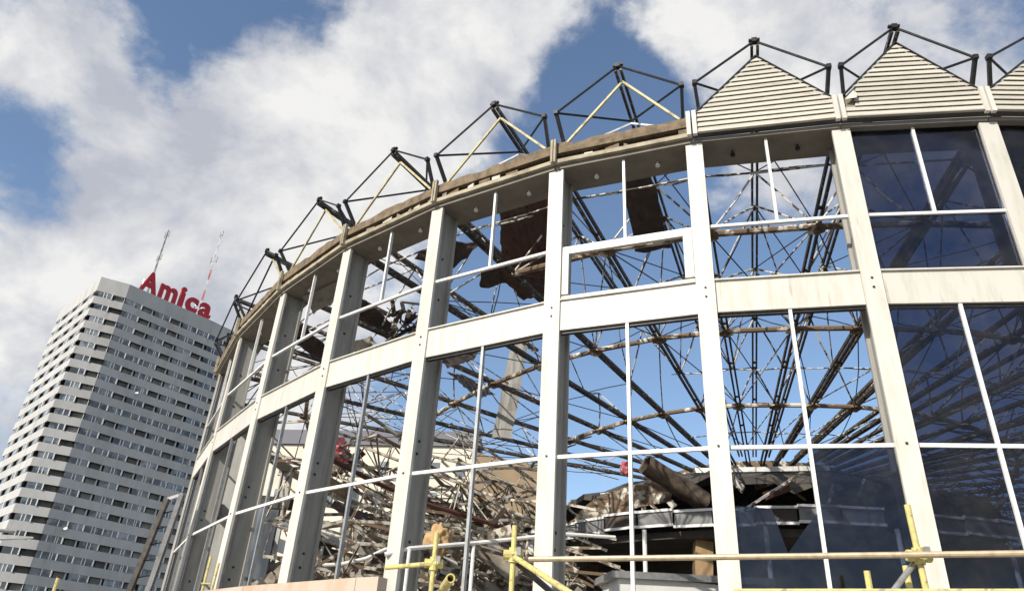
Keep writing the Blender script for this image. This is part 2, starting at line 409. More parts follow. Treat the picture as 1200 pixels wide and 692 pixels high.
# eaves, crown frames, gables
CLAD = (NB - 2, NB - 1, 0, 1)
for j in range(NB):
    m_, d, n = bay(j); t = d.normalized()
    fz = MB()
    fz.prism([bp(j, -1, .03, .075), bp(j, 1, .03, .075), bp(j, 1, .03, .15), bp(j, -1, .03, .15)], n * .07)
    if j not in NEAR:
        fz.build('fascia', 'cream_paint', rot); continue
    fz.build('fascia', 'dark_inside' if j not in range(2, 10) else 'old_fascia', rot)  # clad bays: dark colour stands for the shadow under the siding
    if j not in CLAD:
        # layered old eave: beam, packing blocks, dark recess
        e = MB(); K = 14
        rnd = random.Random(j)
        top = [(.50 + rnd.uniform(-.035, .03)) for i in range(K + 1)]
        for i in range(K):
            u0, u1 = -1 + 2 * i / K, -1 + 2 * (i + 1) / K
            e.hexa([bp(j, u0, -.12, .30), bp(j, u1, -.12, .30), bp(j, u1, .08, .29), bp(j, u0, .08, .29),
                    bp(j, u0, -.12, top[i]), bp(j, u1, -.12, top[i + 1]), bp(j, u1, .08, top[i + 1] - .02), bp(j, u0, .08, top[i] - .02)])
        e.build('eave_beam', 'brown_timber', rot)
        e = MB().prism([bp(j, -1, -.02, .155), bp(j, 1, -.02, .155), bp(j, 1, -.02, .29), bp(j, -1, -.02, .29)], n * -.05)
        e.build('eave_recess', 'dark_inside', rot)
        u = -.9
        while u < .9:
            w = rnd.uniform(.05, .22)
            if rnd.random() < .75:
                b = MB().prism([bp(j, u, -.015, .157), bp(j, u + w, -.015, .157), bp(j, u + w, -.015, .157 + rnd.uniform(.05, .12)), bp(j, u, -.015, .157 + rnd.uniform(.05, .12))], n * .07)
                b.build('packing_block', rnd.choice(('brown_timber', 'siding_paint', 'soffit_paint')), rot)
            u += w + rnd.uniform(.03, .2)
    # valley post over the column at the left end of the bay
    pw = MB(); pws = .032 if ((j + 1) % NB) in (0, 1, 2, NB - 1) else .019
    for s in (-1, 1):
        q = CP[(j + 1) % NB]; nn_ = (q - CTR).normalized(); tt = Vector((-nn_.y, nn_.x, 0))
        pw.box(q + nn_ * .13 + tt * s * pws * 1.4 + Vector((0, 0, ZT + .30)), nn_ * .03, tt * pws, (0, 0, .235))
    pw.build('valley_post', 'cream_paint' if ((j + 1) % NB) in (0, 1, 2, NB - 1) else 'old_fascia', rot)
    # crown frame
    A, Lf, Rt = bp(j, 0.0, .22, 1.80), bp(j, -.93, .32, .95), bp(j, .93, .32, .95)
    fl, fr = bp(j, -.88, .02, .50), bp(j, .88, .02, .50)
    Nn = bp(j, 0, -.75, 1.42)
    cf = MB(); r = .02
    cf.tube(A, Lf, r).tube(A, Rt, r)
    if j != NB - 2: cf.tube(Lf, Nn, r).tube(Rt, Nn, r)
    cf.beam(Lf, fl, .05, .06).beam(Rt, fr, .05, .06)
    o = cf.build('crown_frame', 'black_steel', rot)
    for q in (Lf, Rt): MB().box(q, t * .035, n * .04, (0, 0, .035)).build('node_block', 'black_steel', o)
    MB().box(A, t * .04, n * .045, (0, 0, .04)).box(A + Vector((0, 0, .02)), t * .085, n * .025, (0, 0, .018)).build('node_block', 'black_steel', o)
    if j not in CLAD:
        A2 = bp(j, 0.03, .04, 1.60)
        for s in (-1, 1):
            MB().beam(A2, bp(j, s * .84, .04, .50), .034, .04).build('strut', 'pale_yellow' if not (j > 5 and s < 0) else 'black_steel', o)
            MB().beam(Nn - Vector((0, 0, .05)), bp(j, s * .7, -.1, .50), .03, .03).build('brace', 'white_rail' if j < 4 else 'black_steel', o)
    else:
        # gable clad in lapped boards
        nb = 15; z0, zs, z1 = .125, .48, 1.54
        bk = MB().prism([bp(j, -.95, .10, z0), bp(j, .95, .10, z0), bp(j, .95, .10, zs - .02), bp(j, 0, .10, z1 - .03), bp(j, -.95, .10, zs - .02)], n * -.02)
        bk = bk.build('gable_cladding', 'soffit_paint', rot)
        h = (z1 - z0) / nb
        def hw(z): return .955 if z <= zs else max(.012, .955 * (z1 - z) / (z1 - zs))
        for i in range(nb):
            za_, zb_ = z0 + i * h, z0 + (i + 1) * h - .004
            rr = random.Random(i * 7 + j)
            ul0, ul1 = -hw(za_), -hw(zb_)
            if j == 0 and i in (2, 3): ul0, ul1 = ul0 + .16, ul1 + .20
            if j == 0 and i in (4, 5): ul0, ul1 = ul0 + .10, ul1 + .06
            dz = rr.uniform(-.007, .007); ul0 += rr.uniform(-.006, .012)
            pb = [bp(j, ul0,   .141, za_ + dz), bp(j, hw(za_),   .141, za_ - dz), bp(j, hw(zb_), .116, zb_), bp(j, ul1, .116, zb_)]
            b_ = MB().prism(pb, n * -.012)
            b_.build('siding_board', 'siding_paint', bk)
            # the shadowed lip under each board
        if True:
            ed = MB()
            ed.beam(bp(j, -.97, .12, zs), bp(j, 0, .12, z1 + .03), .05, .02).beam(bp(j, .97, .12, zs), bp(j, 0, .12, z1 + .03), .05, .02)
            ed.build('gable_edge', 'black_steel', bk)
        cs = MB().prism([bp(j, -.96, .105, .098), bp(j, .96, .105, .098), bp(j, .96, .105, .122), bp(j, -.96, .105, .122)], n * .05)
        cs.build('base_flashing', 'siding_paint', bk)
        if j == 0:
            tn = MB().prism([bp(j, -.92, .16, .42), bp(j, -.76, .20, .41), bp(j, -.73, .17, .52), bp(j, -.77, .15, .60), bp(j, -.83, .17, .52)], n * .006)
            tn.build('torn_flashing', 'siding_paint', bk)

# roof structure: valley and ridge beams, rings, bracing
HUB = 3.4
SV = [0.92, 2.5, 4.15, 6.1, 8.0, 10.1]
def vpt(j, s):
    p = CP[j % NB]; d = (CTR - p); d.normalize()
    q = p + d * s; q.z = ZT + .12 - .055 * s; return q
def rpt(j, s):
    p = bp(j, 0, .2, 1.72); c = Vector((CX, CY, ZT - .9)); L = (Vector((c.x, c.y, 0)) - Vector((p.x, p.y, 0))).length
    return p.lerp(c, s / L)
SR = [1.75, 2.75, 3.65, 5.6, 7.4, 9.6]
def double_beam(name, a, b, m_, gap=.055, w=.035, h=.085):
    d = (b - a).normalized(); sd_ = d.cross(Vector((0, 0, 1))).normalized()
    mb = MB(); mb.beam(a + sd_ * gap, b + sd_ * gap, w, h).beam(a - sd_ * gap, b - sd_ * gap, w, h)
    L = (b - a).length; k = 1
    while k * 1.9 < L:
        c = a + d * k * 1.9
        mb.box(c, d * .04, sd_ * gap, Vector((0, 0, .012))); k += 1
    return mb.build(name, m_, rot)
GONE = set(range(10, 29))
for j in range(NB):
    if j in GONE: continue
    double_beam('valley_beam', vpt(j, .1), vpt(j, 18 - HUB), 'rust_beam', .05, .042, .08)
    if j in (3, 4, 5, 6, 7, 8, 9): double_beam('ridge_beam', rpt(j, -.02), rpt(j, (6.5, 4.2, 7.0, 3.5, 5.0, 4.0, 3.0)[j - 3]), 'rust_beam', .045, .04, .075)
    else: double_beam('ridge_beam', rpt(j, -.02), rpt(j, 18.2 - HUB), 'rust_beam', .045, .04, .075)
rnd = random.Random(3)
br, wr, rod_n = MB(), MB(), [0]
for j in range(NB):
    for i, s in enumerate((2.5, 6.1, 10.1)):
        if (i == 0 and j in (4, 5, 6)) or j in GONE: continue
        mb = MB().tube(vpt(j, s) - Vector((0, 0, .02)), vpt(j + 1, s) - Vector((0, 0, .02)), .062, 8)
        mb.build('ring_beam', 'peeling_brown', rot)
        c = vpt(j, s) - Vector((0, 0, .03)); g_ = MB()
        d = (CTR - CP[j]); d.z = 0; d.normalize(); sd_ = Vector((-d.y, d.x, 0))
        pts = [c + d * .17 + sd_ * .05, c + d * .10 + sd_ * .15, c - d * .10 + sd_ * .15, c - d * .17 + sd_ * .05,
               c - d * .17 - sd_ * .05, c - d * .10 - sd_ * .15, c + d * .10 - sd_ * .15, c + d * .17 - sd_ * .05]
        g_.prism([q + Vector((0, 0, -.05)) for q in pts], (0, 0, .03))
        g_.tube(c + Vector((0, 0, -.12)), c + Vector((0, 0, .09)), .06, 8)
        g_.build('gusset_plate', 'peeling_brown', rot)
    if j in GONE: continue
    gone = .35 if j in (3, 4, 5, 6, 7) else .06
    def rod(a, b, white, r=.021):
        if rnd.random() < gone: return
        q = MB() if rod_n[0] < 290 and j in (0, 1, 2, 3, 4, 5, NB - 1, NB - 2) else (wr if white else br)
        mid = (a + b) / 2 + Vector((rnd.uniform(-.05, .05), rnd.uniform(-.05, .05), rnd.uniform(-.05, .02)))
        q.tube(a, mid, r, 5).tube(mid, b, r, 5)
        if q is not wr and q is not br:
            rod_n[0] += 1; q.build('bracing_rod', 'peeling_paint' if white else 'dark_steel', rot)
    for side in (0, 1):
        V = lambda s: vpt(j + side, s)
        rod(rpt(j, SR[1]), V(.92), True)
        rod(rpt(j, SR[1]), V(.12), False, .012)
        rod(rpt(j, SR[1]), V(2.5), True)
        rod(rpt(j, SR[2]), V(2.5), True)
        rod(rpt(j, SR[2]), V(4.15), False, .013)
        rod(rpt(j, SR[3]), V(4.15), True)
        rod(rpt(j, SR[3]), V(2.5), False, .012)
        rod(rpt(j, SR[3]), V(6.1), True)
        rod(rpt(j, SR[4]), V(6.1), False, .013)
        rod(rpt(j, SR[4]), V(8.0), True)
        rod(rpt(j, SR[5]), V(8.0), False, .013)
        rod(rpt(j, SR[5]), V(10.1), True)
        rod(rpt(j, 11.5), V(10.1), False)
    rod(vpt(j, 2.5), rpt(j, SR[0]), False, .012)
    for s0, s1 in ((2.5, 6.1), (6.1, 10.1), (10.1, 13.2)):
        rod(vpt(j, s0), vpt(j + 1, s1), True, .016); rod(vpt(j + 1, s0), vpt(j, s1), False, .013)
    for s0 in (.92, 4.15, 8.0, 12.0): rod(vpt(j, s0), vpt(j + 1, s0), True, .017)
    for s0, s1 in ((4.15, SR[2]), (8.0, SR[3]), (6.1, SR[2])):
        rod(vpt(j, s0), rpt(j, s1), True, .016); rod(vpt(j + 1, s0), rpt(j, s1), True, .016)
br.cur = 0; wr.cur = 1
nb_ = len(br.v); br.v += wr.v; br.f += [tuple(nb_ + i for i in f) for f in wr.f]; br.mi += [1] * len(wr.f)
br.build('far_bracing_rods', ['dark_steel', 'peeling_paint'], rot)['kind'] = 'stuff'
# hub ring
hb = MB(); K = 48
for i in range(K):
    a0, a1 = 2 * math.pi * i / K, 2 * math.pi * (i + 1) / K
    zr = ZT + .12 - .055 * 14.6
    for r0, z0, hh in ((HUB, zr - .22, .34),):
        hb.hexa([pol(a0, r0 - .15, z0), pol(a1, r0 - .15, z0), pol(a1, r0, z0), pol(a0, r0, z0),
                 pol(a0, r0 - .15, z0 + hh), pol(a1, r0 - .15, z0 + hh), pol(a1, r0, z0 + hh), pol(a0, r0, z0 + hh)])
hb.build('hub_ring', 'peeling_brown', rot)
# torn ceiling canopy round the hub
cn = MB(); K = 90; RR = [7.3, 6.6, 5.6, 4.6, 3.4, 1.6]; rows = []
for ri, r in enumerate(RR):
    row = []
    for i in range(K):
        a = 2 * math.pi * i / K
        w = noise.noise(Vector((math.cos(a) * 3.1, math.sin(a) * 3.1, ri * .7)))
        w2 = noise.noise(Vector((math.cos(a) * 11, math.sin(a) * 11, ri * 1.7)))
        row.append(pol(a, r + w * .35 * (ri == 0) + w2 * .18, 7.05 + ri * .34 + w * .28 + w2 * .16))
    rows.append(row)
vv = [q for r in rows for q in r]; ff = []
for ri in range(len(RR) - 1):
    for i in range(K):
        ff.append((ri * K + i, ri * K + (i + 1) % K, (ri + 1) * K + (i + 1) % K, (ri + 1) * K + i))
nv = len(vv)
vv2 = vv + [q + Vector((0, 0, .16)) for q in vv]
ff2 = ff + [tuple(nv + x for x in reversed(f)) for f in ff]
for i in range(K):
    ff2.append((i, (i + 1) % K, nv + (i + 1) % K, nv + i))
ci = len(vv2); vv2 += [Vector((CX, CY, 8.95))]; o_ = (len(RR) - 1) * K
ff2 += [(o_ + i, o_ + (i + 1) % K, ci) for i in range(K)]
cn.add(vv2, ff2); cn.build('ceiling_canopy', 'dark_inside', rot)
# torn edge laths hanging on the canopy rim
for i in range(70):
    a = -2.2 + 4.4 * i / 70 + rnd.uniform(-.03, .03); r = 7.25 + rnd.uniform(-.3, .1)
    p0 = pol(a, r, 7.12 + rnd.uniform(-.1, .25)); p1 = pol(a + rnd.uniform(-.09, .09), r + rnd.uniform(-.6, .3), p0.z + rnd.uniform(-.6, .35))
    MB().beam(p0, p1, rnd.uniform(.04, .2), rnd.uniform(.015, .05), (rnd.uniform(-1, 1), rnd.uniform(-1, 1), .5)).build('torn_lath', rnd.choice(('peeling_brown', 'roof_deck', 'peeling_paint', 'brown_timber')), rot)
# gallery with balustrade
RG, ZG = 9.0, 5.93
gs = MB(); K = 80
for i in range(K):
    a0, a1 = 2 * math.pi * i / K, 2 * math.pi * (i + 1) / K
    gs.hexa([pol(a0, 1, ZG - .42), pol(a1, 1, ZG - .42), pol(a1, RG - .3, ZG - .42), pol(a0, RG - .3, ZG - .42),
             pol(a0, 1, ZG - .25), pol(a1, 1, ZG - .25), pol(a1, RG - .3, ZG - .25), pol(a0, RG - .3, ZG - .25)])
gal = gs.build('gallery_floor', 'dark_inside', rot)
for i in range(-13, 12):
    a0, a1 = i * .105, (i + 1) * .105 - .006
    if i in (-12, 3): continue
    dz = .04 * math.sin(i * 1.3)
    pnl = MB(); pnl.hexa([pol(a0, RG - .04, ZG - .16 + dz), pol(a1, RG - .04, ZG - .16 + dz), pol(a1, RG, ZG - .16 + dz), pol(a0, RG, ZG - .16 + dz),
              pol(a0, RG - .04, ZG + .14 + dz), pol(a1, RG - .04, ZG + .14 + dz), pol(a1, RG, ZG + .14 + dz), pol(a0, RG, ZG + .14 + dz)])
    pnl.build('balustrade_panel', 'grey_deck' if i % 4 else 'roof_deck', gal)
    for z in (ZG - .19, ZG + .17):
        MB().beam(pol(a0 - .003, RG + .01, z + dz), pol(a1 + .003, RG + .01, z + dz), .06, .06).build('rail', 'white_rail', gal)
for a in (-.95, -.62, -.30, .02, .34, .66, .98):
    MB().tube(pol(a, RG - .06, 0), pol(a, RG - .06, ZG - .22), .055, 10).build('gallery_post', 'white_rail', gal)
# dark drum added below the gallery, standing for the shaded interior
ck = MB(); K = 40
for i in range(K):
    a0, a1 = 2 * math.pi * i / K, 2 * math.pi * (i + 1) / K
    ck.hexa([pol(a0, 6.1, 0), pol(a1, 6.1, 0), pol(a1, 6.3, 0), pol(a0, 6.3, 0), pol(a0, 6.1, ZG - .43), pol(a1, 6.1, ZG - .43), pol(a1, 6.3, ZG - .43), pol(a0, 6.3, ZG - .43)])
ck.build('shade_drum', 'dark_inside', rot)

# ------------------------------------------------------------------ loose roof pieces
def sheet(name, pts, m_, label, cat='sheet', th=.03, group=None, ribs=0, sub=6):
    """an uneven sheet: fan triangulated polygon, subdivided and crumpled, with thickness"""
    import bmesh
    P = [Vector(q) for q in pts]; c = sum(P, Vector()) / len(P)
    nrm = Vector()
    for i in range(len(P)): nrm += (P[i] - c).cross(P[(i + 1) % len(P)] - c)
    nrm.normalize()
    bm = bmesh.new(); vs_ = [bm.verts.new(q) for q in P]; bm.faces.new(vs_)
    bmesh.ops.triangulate(bm, faces=bm.faces)
    bmesh.ops.subdivide_edges(bm, edges=bm.edges, cuts=sub, use_grid_fill=True)
    sd_ = (P[1] - P[0]).normalized()
    for v in bm.verts:
        w = noise.noise(v.co * 2.3) * .09 + noise.noise(v.co * 7) * .03
        if ribs: w = w * .5 + .02 * math.sin((v.co - c).dot(sd_) * ribs)
        v.co += nrm * w + sd_ * noise.noise(v.co * 5 + Vector((9, 0, 0))) * .07 + nrm.cross(sd_) * noise.noise(v.co * 5 + Vector((0, 9, 0))) * .07
    r = bmesh.ops.extrude_face_region(bm, geom=list(bm.faces))
    for v in [q for q in r['geom'] if isinstance(q, bmesh.types.BMVert)]: v.co += nrm * th
    bmesh.ops.recalc_face_normals(bm, faces=bm.faces)
    org = Vector((c.x, c.y, min(v.co.z for v in bm.verts)))
    for v in bm.verts: v.co -= org
    me = bpy.data.meshes.new(name); bm.to_mesh(me); bm.free(); me.materials.append(MATS[m_])
    o = bpy.data.objects.new(name, me); col.objects.link(o); o.location = org
    return tag(o, label, cat, group)
sheet('roofing_sheet', [(1.76, 10.24, 10.06), (2.22, 10.05, 10.06), (3.05, 12.19, 9.81), (2.77, 12.27, 9.76), (2.38, 12.33, 9.81)], 'roof_deck',
      'long straight dark roofing strip left lying between the roof beams above the white window sash', 'roof sheet')
sheet('roofing_sheet', [(-.35, 12.2, 10.46), (.56, 11.43, 10.46), (.88, 14.46, 9.86), (.24, 14.64, 9.76), (-.21, 14.01, 9.96)], 'red_deck',
      'big ribbed reddish brown roof deck panel still up under the eave', 'roof sheet', ribs=42, sub=14)
sheet('roofing_sheet', [(-2.15, 13.63, 10.06), (-1.78, 13.2, 10.16), (-1.3, 13.1, 10.26), (-.75, 13.11, 10.16), (-1.04, 13.5, 10.06), (-1.39, 13.83, 9.96), (-1.82, 13.64, 9.96)], 'roof_deck',
      'ragged black flap of roofing hanging with pointed wings behind a bare column', 'roof sheet')
sheet('roofing_sheet', [(-.74, 13.82, 9.96), (-.19, 13.73, 10.16), (-.07, 14.26, 9.96), (-.7, 14.39, 9.86)], 'roof_deck',
      'small square black roofing scrap beside the ribbed reddish deck panel', 'roof sheet')
sheet('roofing_sheet', [(-3.56, 14.99, 9.76), (-3.39, 15.35, 9.86), (-2.77, 16.5, 9.76), (-3.06, 17.07, 9.66), (-3.69, 15.93, 9.66)], 'roof_deck',
      'wide dark roofing strip sloping down beside the clump of splintered battens', 'roof sheet')
sheet('roofing_sheet', [(-5.41, 16.83, 9.76), (-5.24, 16.81, 9.86), (-4.75, 18.27, 9.76), (-5.03, 18.89, 9.66), (-5.53, 17.54, 9.66)], 'roof_deck',
      'dark roofing strip hanging below the eave with the bent soffit plate', 'roof sheet')
sheet('corrugated_sheet', [(-3.75, 15.59, 8.86), (-3.22, 15.36, 8.96), (-3.07, 15.37, 8.76), (-3.65, 15.71, 8.66)], 'rubble',
      'small stack of corrugated board ends seen just over the white spandrel', 'roof sheet', th=.12, ribs=40, sub=10)
sheet('leaning_plate', [(.12, 19.0, 11.08), (.58, 18.99, 11.16), (.23, 19.5, 8.16), (-.31, 19.5, 8.13)], 'web_shade_paint',
      'tall flat grey steel plate leaning among the roof beams', 'steel plate', th=.12, sub=3)
sheet('corrugated_sheet', [(-1.56, 17.93, 9.29), (-1.13, 18.97, 9.66), (-.34, 22.0, 10.35), (-.83, 20.98, 9.81)], 'grey_deck',
      'slipped grey corrugated deck sheet beside the leaning plate', 'roof sheet', ribs=45, sub=12)
sheet('roofing_sheet', [(-1.57, 14.92, 8.48), (-.7, 16.99, 9.79), (-.79, 15.98, 8.85), (-1.26, 14.95, 8.15)], 'roof_deck',
      'brown roof deck remnant just below the white spandrel, over the slipped corrugated sheet', 'roof sheet', ribs=30, sub=8)
# bent soffit plate at the eave
p0 = bp(6, -.1, -.5, -.01)
sheet('bent_soffit_plate', [bp(5, -.75, -.35, -.02), bp(5, .55, -.55, -.02), bp(5, .35, -.75, -.22), bp(5, -.3, -.72, -.30), bp(5, -.7, -.62, -.42)], 'soffit_paint',
      'thin pale soffit plate bent down from the eave', 'soffit plate', th=.012, sub=4)
# clump of splintered roof pieces
t = thing('splintered_roof_clump', (-2.5, 15.6, 9.1), 'clump of dark splintered battens caught above the white spandrel', 'debris')
for i in range(26):
    c = Vector((-2.48 + rnd.gauss(0, .17), 15.6 + rnd.gauss(0, .2), 9.45 + rnd.gauss(0, .2)))
    d = Vector((rnd.gauss(0, 1), rnd.gauss(0, 1), rnd.gauss(0, 1.2))).normalized() * rnd.uniform(.15, .42)
    MB().beam(c - d, c + d, rnd.uniform(.02, .16), rnd.uniform(.015, .04)).build('batten', rnd.choice(('roof_deck', 'roof_deck', 'dark_steel', 'peeling_paint')), t)

# ------------------------------------------------------------------ collapsed trusses and rubble inside
def fallen_truss(c, az, tilt, L, W, label, seed):
    rr = random.Random(seed)
    t = thing('fallen_truss', c, label, 'truss', 'collapsed roof trusses inside the rotunda')
    M = Matrix.Rotation(az, 3, 'Z') @ Matrix.Rotation(tilt, 3, 'Y') @ Matrix.Rotation(rr.uniform(-.5, .5), 3, 'X')
    def P(x, y, z): 
        q = Vector((x, y, z)); q += Vector((rr.gauss(0, .08), rr.gauss(0, .08), rr.gauss(0, .10)))
        w = Vector(c) + M @ q
        h = Vector((w.x - CX, w.y - CY, 0))
        if h.length > 16.9: h = h.normalized() * (16.9 - .3 * rr.random()); w.x, w.y = CX + h.x, CY + h.y
        return w
    n = int(L / 1.1)
    top = [P(-L / 2 + L * i / n, 0, W * .8) for i in range(n + 1)]
    b1 = [P(-L / 2 + L * i / n, -W / 2, 0) for i in range(n + 1)]
    b2 = [P(-L / 2 + L * i / n, W / 2, 0) for i in range(n + 1)]
    for row, nm in ((top, 'chord'), (b1, 'chord'), (b2, 'chord')):
        mb = MB()
        for q, w in zip(row, row[1:]): mb.beam(q, w, .045, .06)
        mb.build(nm, 'debris_paint' if row is not b1 else 'peeling_brown', t)
    wm = MB()
    for i in range(n):
        for q, w in ((top[i], b1[i]), (top[i], b2[i]), (top[i], b1[i + 1]), (top[i], b2[i + 1]), (b1[i], b2[i]), (b1[i], b2[i + 1])):
            if rr.random() < .6: wm.tube(q, w, rr.choice((.014, .022)), 5)
    wm.build('web_rods', 'debris_paint', t)['kind'] = 'stuff'
    for i in range(3):
        q = P(rr.uniform(-L / 2, L / 2) * .8, rr.uniform(-.8, .8), rr.uniform(-.2, .9)); q += (CTR - q).normalized() * .5; d = Vector((rr.gauss(0, 1), rr.gauss(0, 1), rr.gauss(0, .5))).normalized()
        MB().beam(q - d * rr.uniform(.2, .6), q + d * rr.uniform(.2, .6), rr.uniform(.1, .45), .025, (rr.gauss(0, 1), rr.gauss(0, 1), 1)).build('torn_panel', rr.choice(('debris_paint', 'rubble', 'brown_timber', 'roof_deck', 'white_board')), t)
LBL = 'tangled roof truss fallen across the rubble inside the rotunda'
spots = [(-2.0, 17.5, 5.7, .55, -.22, 8, 1.1), (-1.0, 18.5, 5.9, .9, .2, 7, 1.0), (-2.6, 19.5, 6.6, .3, .1, 8, 1.2), (-.6, 17.0, 5.1, .2, .3, 6, 1.0),
         (.1, 20.0, 5.9, 1.2, -.1, 6, 1.1), (-1.0, 15.3, 4.1, .5, -.12, 6, 1.0), 
         (-.2, 18.8, 5.6, -.4, .15, 6, .9), (-1.8, 16.6, 4.6, .45, -.1, 7, 1.0), (.9, 21.5, 6.5, .6, .35, 6, 1.1), (-.1, 15.9, 4.3, .15, .12, 6, .9),
         (-2.2, 20.3, 5.6, 1.0, .1, 7, 1.1), (-2.3, 15.5, 3.9, .35, .05, 6, .9)]
for i, (x, y, z, az, ti, L, W) in enumerate(spots):
    fallen_truss((x, y, z), az, ti, L, W, LBL, 50 + i)
# rubble mound under them (uncountable)
rb = MB(); G = 90
def mound(x, y):
    d = math.hypot((x + 1.6) / 6.5, (y - 19.5) / 5.5)
    h = 5.2 * max(0, 1 - d * d) ** .7
    return h + (noise.noise(Vector((x * .9, y * .9, 0))) * .7 + noise.noise(Vector((x * 2.7, y * 2.7, 3))) * .35 + noise.noise(Vector((x * 7, y * 7, 5))) * .22) * min(1, h)
vv = []; ff = []
for i in range(G + 1):
    for k in range(G + 1):
        x, y = -8.1 + 13 * i / G, 14 + 11 * k / G
        if (Vector((x, y, 0)) - CTR).length > 16.6:
            q = CTR + (Vector((x, y, 0)) - CTR).normalized() * 16.6; x, y = q.x, q.y
        vv.append((x, y, .01 + max(0, mound(x, y))))
for i in range(G):
    for k in range(G):
        b = i * (G + 1) + k; ff.append((b, b + G + 1, b + G + 2, b + 1))
rb.add(vv, ff)
for i in range(5200):
    x, y = rnd.uniform(-6.5, 3.6), rnd.uniform(15, 24); z = mound(x, y)
    if z < .6: continue
    s = rnd.choice((.04, .06, .09, .13, .2)) * rnd.uniform(.7, 1.3)
    q = Matrix.Rotation(rnd.uniform(0, 3), 3, (rnd.random(), rnd.random(), .3))
    rb.box((x, y, z + s * .3), q @ Vector((s, 0, 0)), q @ Vector((0, s * rnd.uniform(.2, .8), 0)), q @ Vector((0, 0, s * rnd.uniform(.15, .6))))
for i in range(500):
    x, y = rnd.uniform(-3.4, 2.6), rnd.uniform(15, 22); z = mound(x, y)
    if z < 1.5: continue
    q = Matrix.Rotation(rnd.uniform(0, 6), 3, (rnd.random(), rnd.random(), .6)); s = rnd.uniform(.12, .5)
    rb.box((x, y, z + rnd.uniform(0, .5)), q @ Vector((s, 0, 0)), q @ Vector((0, s * rnd.uniform(.1, .5), 0)), q @ Vector((0, 0, .02)))
rb = rb.build('rubble', 'rubble')
tag(rb, 'broken concrete and rubble heaped below the fallen trusses', 'rubble', kind='stuff')

def bent_pipe(name, pts, r, m_, label, cat, n=8):
    mb = MB()
    for a, b in zip(pts, pts[1:]): mb.tube(a, b, r, n)
    return tag(mb.build(name, m_), label, cat)
# broken duct, struts, beams inside
mb = MB(); a, b = Vector((3.6, 18.15, 7.25)), Vector((5.2, 18.75, 6.55)); d = (b - a).normalized()
x_ = d.cross(Vector((0, 0, 1))).normalized(); y_ = d.cross(x_)
K = 16
for seg in range(6):
    p0, p1 = a.lerp(b, seg / 6), a.lerp(b, (seg + 1) / 6)
    ring = lambda p, r, ph: [p + (x_ * math.cos(2 * math.pi * i / K) * (r + .03 * math.sin(i * 2 + ph)) + y_ * math.sin(2 * math.pi * i / K) * (r + .03 * math.cos(i * 3 + ph))) for i in range(K)]
    r0, r1 = ring(p0, .25, seg), ring(p1, .25, seg + 1)
    mb.add(r0 + r1, [(i, (i + 1) % K, K + (i + 1) % K, K + i) for i in range(K)])
    if seg == 0:
        r2 = ring(p0 + d * .02, .21, 0); r3 = ring(p1, .21, 1)
        mb.add(r0 + r2, [(i, (i + 1) % K, K + (i + 1) % K, K + i) for i in range(K)])
        mb.add(r2 + r3, [(i, (i + 1) % K, K + (i + 1) % K, K + i) for i in range(K)])
tag(mb.build('broken_duct', 'rusty_duct', smooth=True), 'broken brown round duct sticking out of the torn ceiling', 'duct')
mb = MB(); mb.beam((5.4, 20.3, 7.8), (8.7, 19.1, 7.74), .12, .13)
tag(mb.build('hub_beam', 'galvanised'), 'pale steel beam lying across the top of the torn ceiling', 'beam')
tag(MB().beam((5.0, 16.1, 5.55), (6.95, 16.7, 6.85), .07, .05).build('loose_strut', 'peeling_paint'), 'thin loose strut leaning diagonally over the gallery balustrade', 'strut')
mb = MB().beam((6.05, 16.65, 6.25), (6.6, 16.8, 6.5), .22, .18)
tag(mb.build('rusty_cover', 'red_primer'), 'rust red broken cover lying behind the loose strut', 'debris')
sheet('torn_ceiling_sheet', [(1.82, 19.92, 6.0), (2.4, 19.86, 6.63), (3.32, 19.21, 6.95), (4.51, 18.97, 7.2), (4.4, 19.1, 6.6), (3.3, 19.4, 6.35), (2.5, 20.0, 6.1)], 'peeling_brown',
      'curved torn ceiling sheet hanging below the broken duct', 'ceiling sheet', sub=5)
mb = MB().beam((4.5, 18.2, 0), (5.0, 18.4, 5.5), .42, .3, (0, 1, 0))
tag(mb.build('timber_post', 'timber'), 'leaning golden timber post under the gallery', 'timber post')
t = thing('counter', (2.6, 11.2, 0), 'white service counter behind the tan scaffold pipe', 'counter')
MB().box((2.75, 11.3, 1.7), (1.1, .2, 0), (-.06, .35, 0), (0, 0, 1.7)).build('body', 'white_board', t)
MB().box((2.75, 11.3, 3.45), (1.2, .22, .05), (-.07, .42, 0), (0, 0, .045)).build('top', 'galvanised', t)
t = thing('wrapped_bundle', (1.35, 10.4, 0), 'grey plastic wrapped bundle beside the white counter', 'bundle')
import bmesh
def blob(name, c, r, m_, parent=None, seed=0, amp=.25, label=None, cat=None):
    bm = bmesh.new(); bmesh.ops.create_icosphere(bm, subdivisions=4, radius=1)
    for v in bm.verts:
        k = 1 + amp * noise.noise(v.co * 1.6 + Vector((seed, 0, 0))) + amp * .6 * noise.noise(v.co * 4 + Vector((0, seed, 0))) + amp * .4 * abs(noise.noise(v.co * 9))
        if name == 'sheeting': v.co /= max(abs(v.co.x), abs(v.co.y), abs(v.co.z)) ** .75; k = 1 + (k - 1) * .5
        v.co = Vector((v.co.x * r[0] * k, v.co.y * r[1] * k, v.co.z * r[2] * k)) 
    me = bpy.data.meshes.new(name); bm.to_mesh(me); bm.free(); me.materials.append(MATS[m_]); me.polygons.foreach_set('use_smooth', [True] * len(me.polygons))
    o = bpy.data.objects.new(name, me); col.objects.link(o)
    o.location = Vector(c) - (wloc(parent) if parent else Vector())
    if parent: o.parent = parent
    else: tag(o, label, cat)
    return o
blob('sheeting', (.95, 10.3, 1.5), (.42, .4, 1.46), 'plastic_sheet', t, 3)
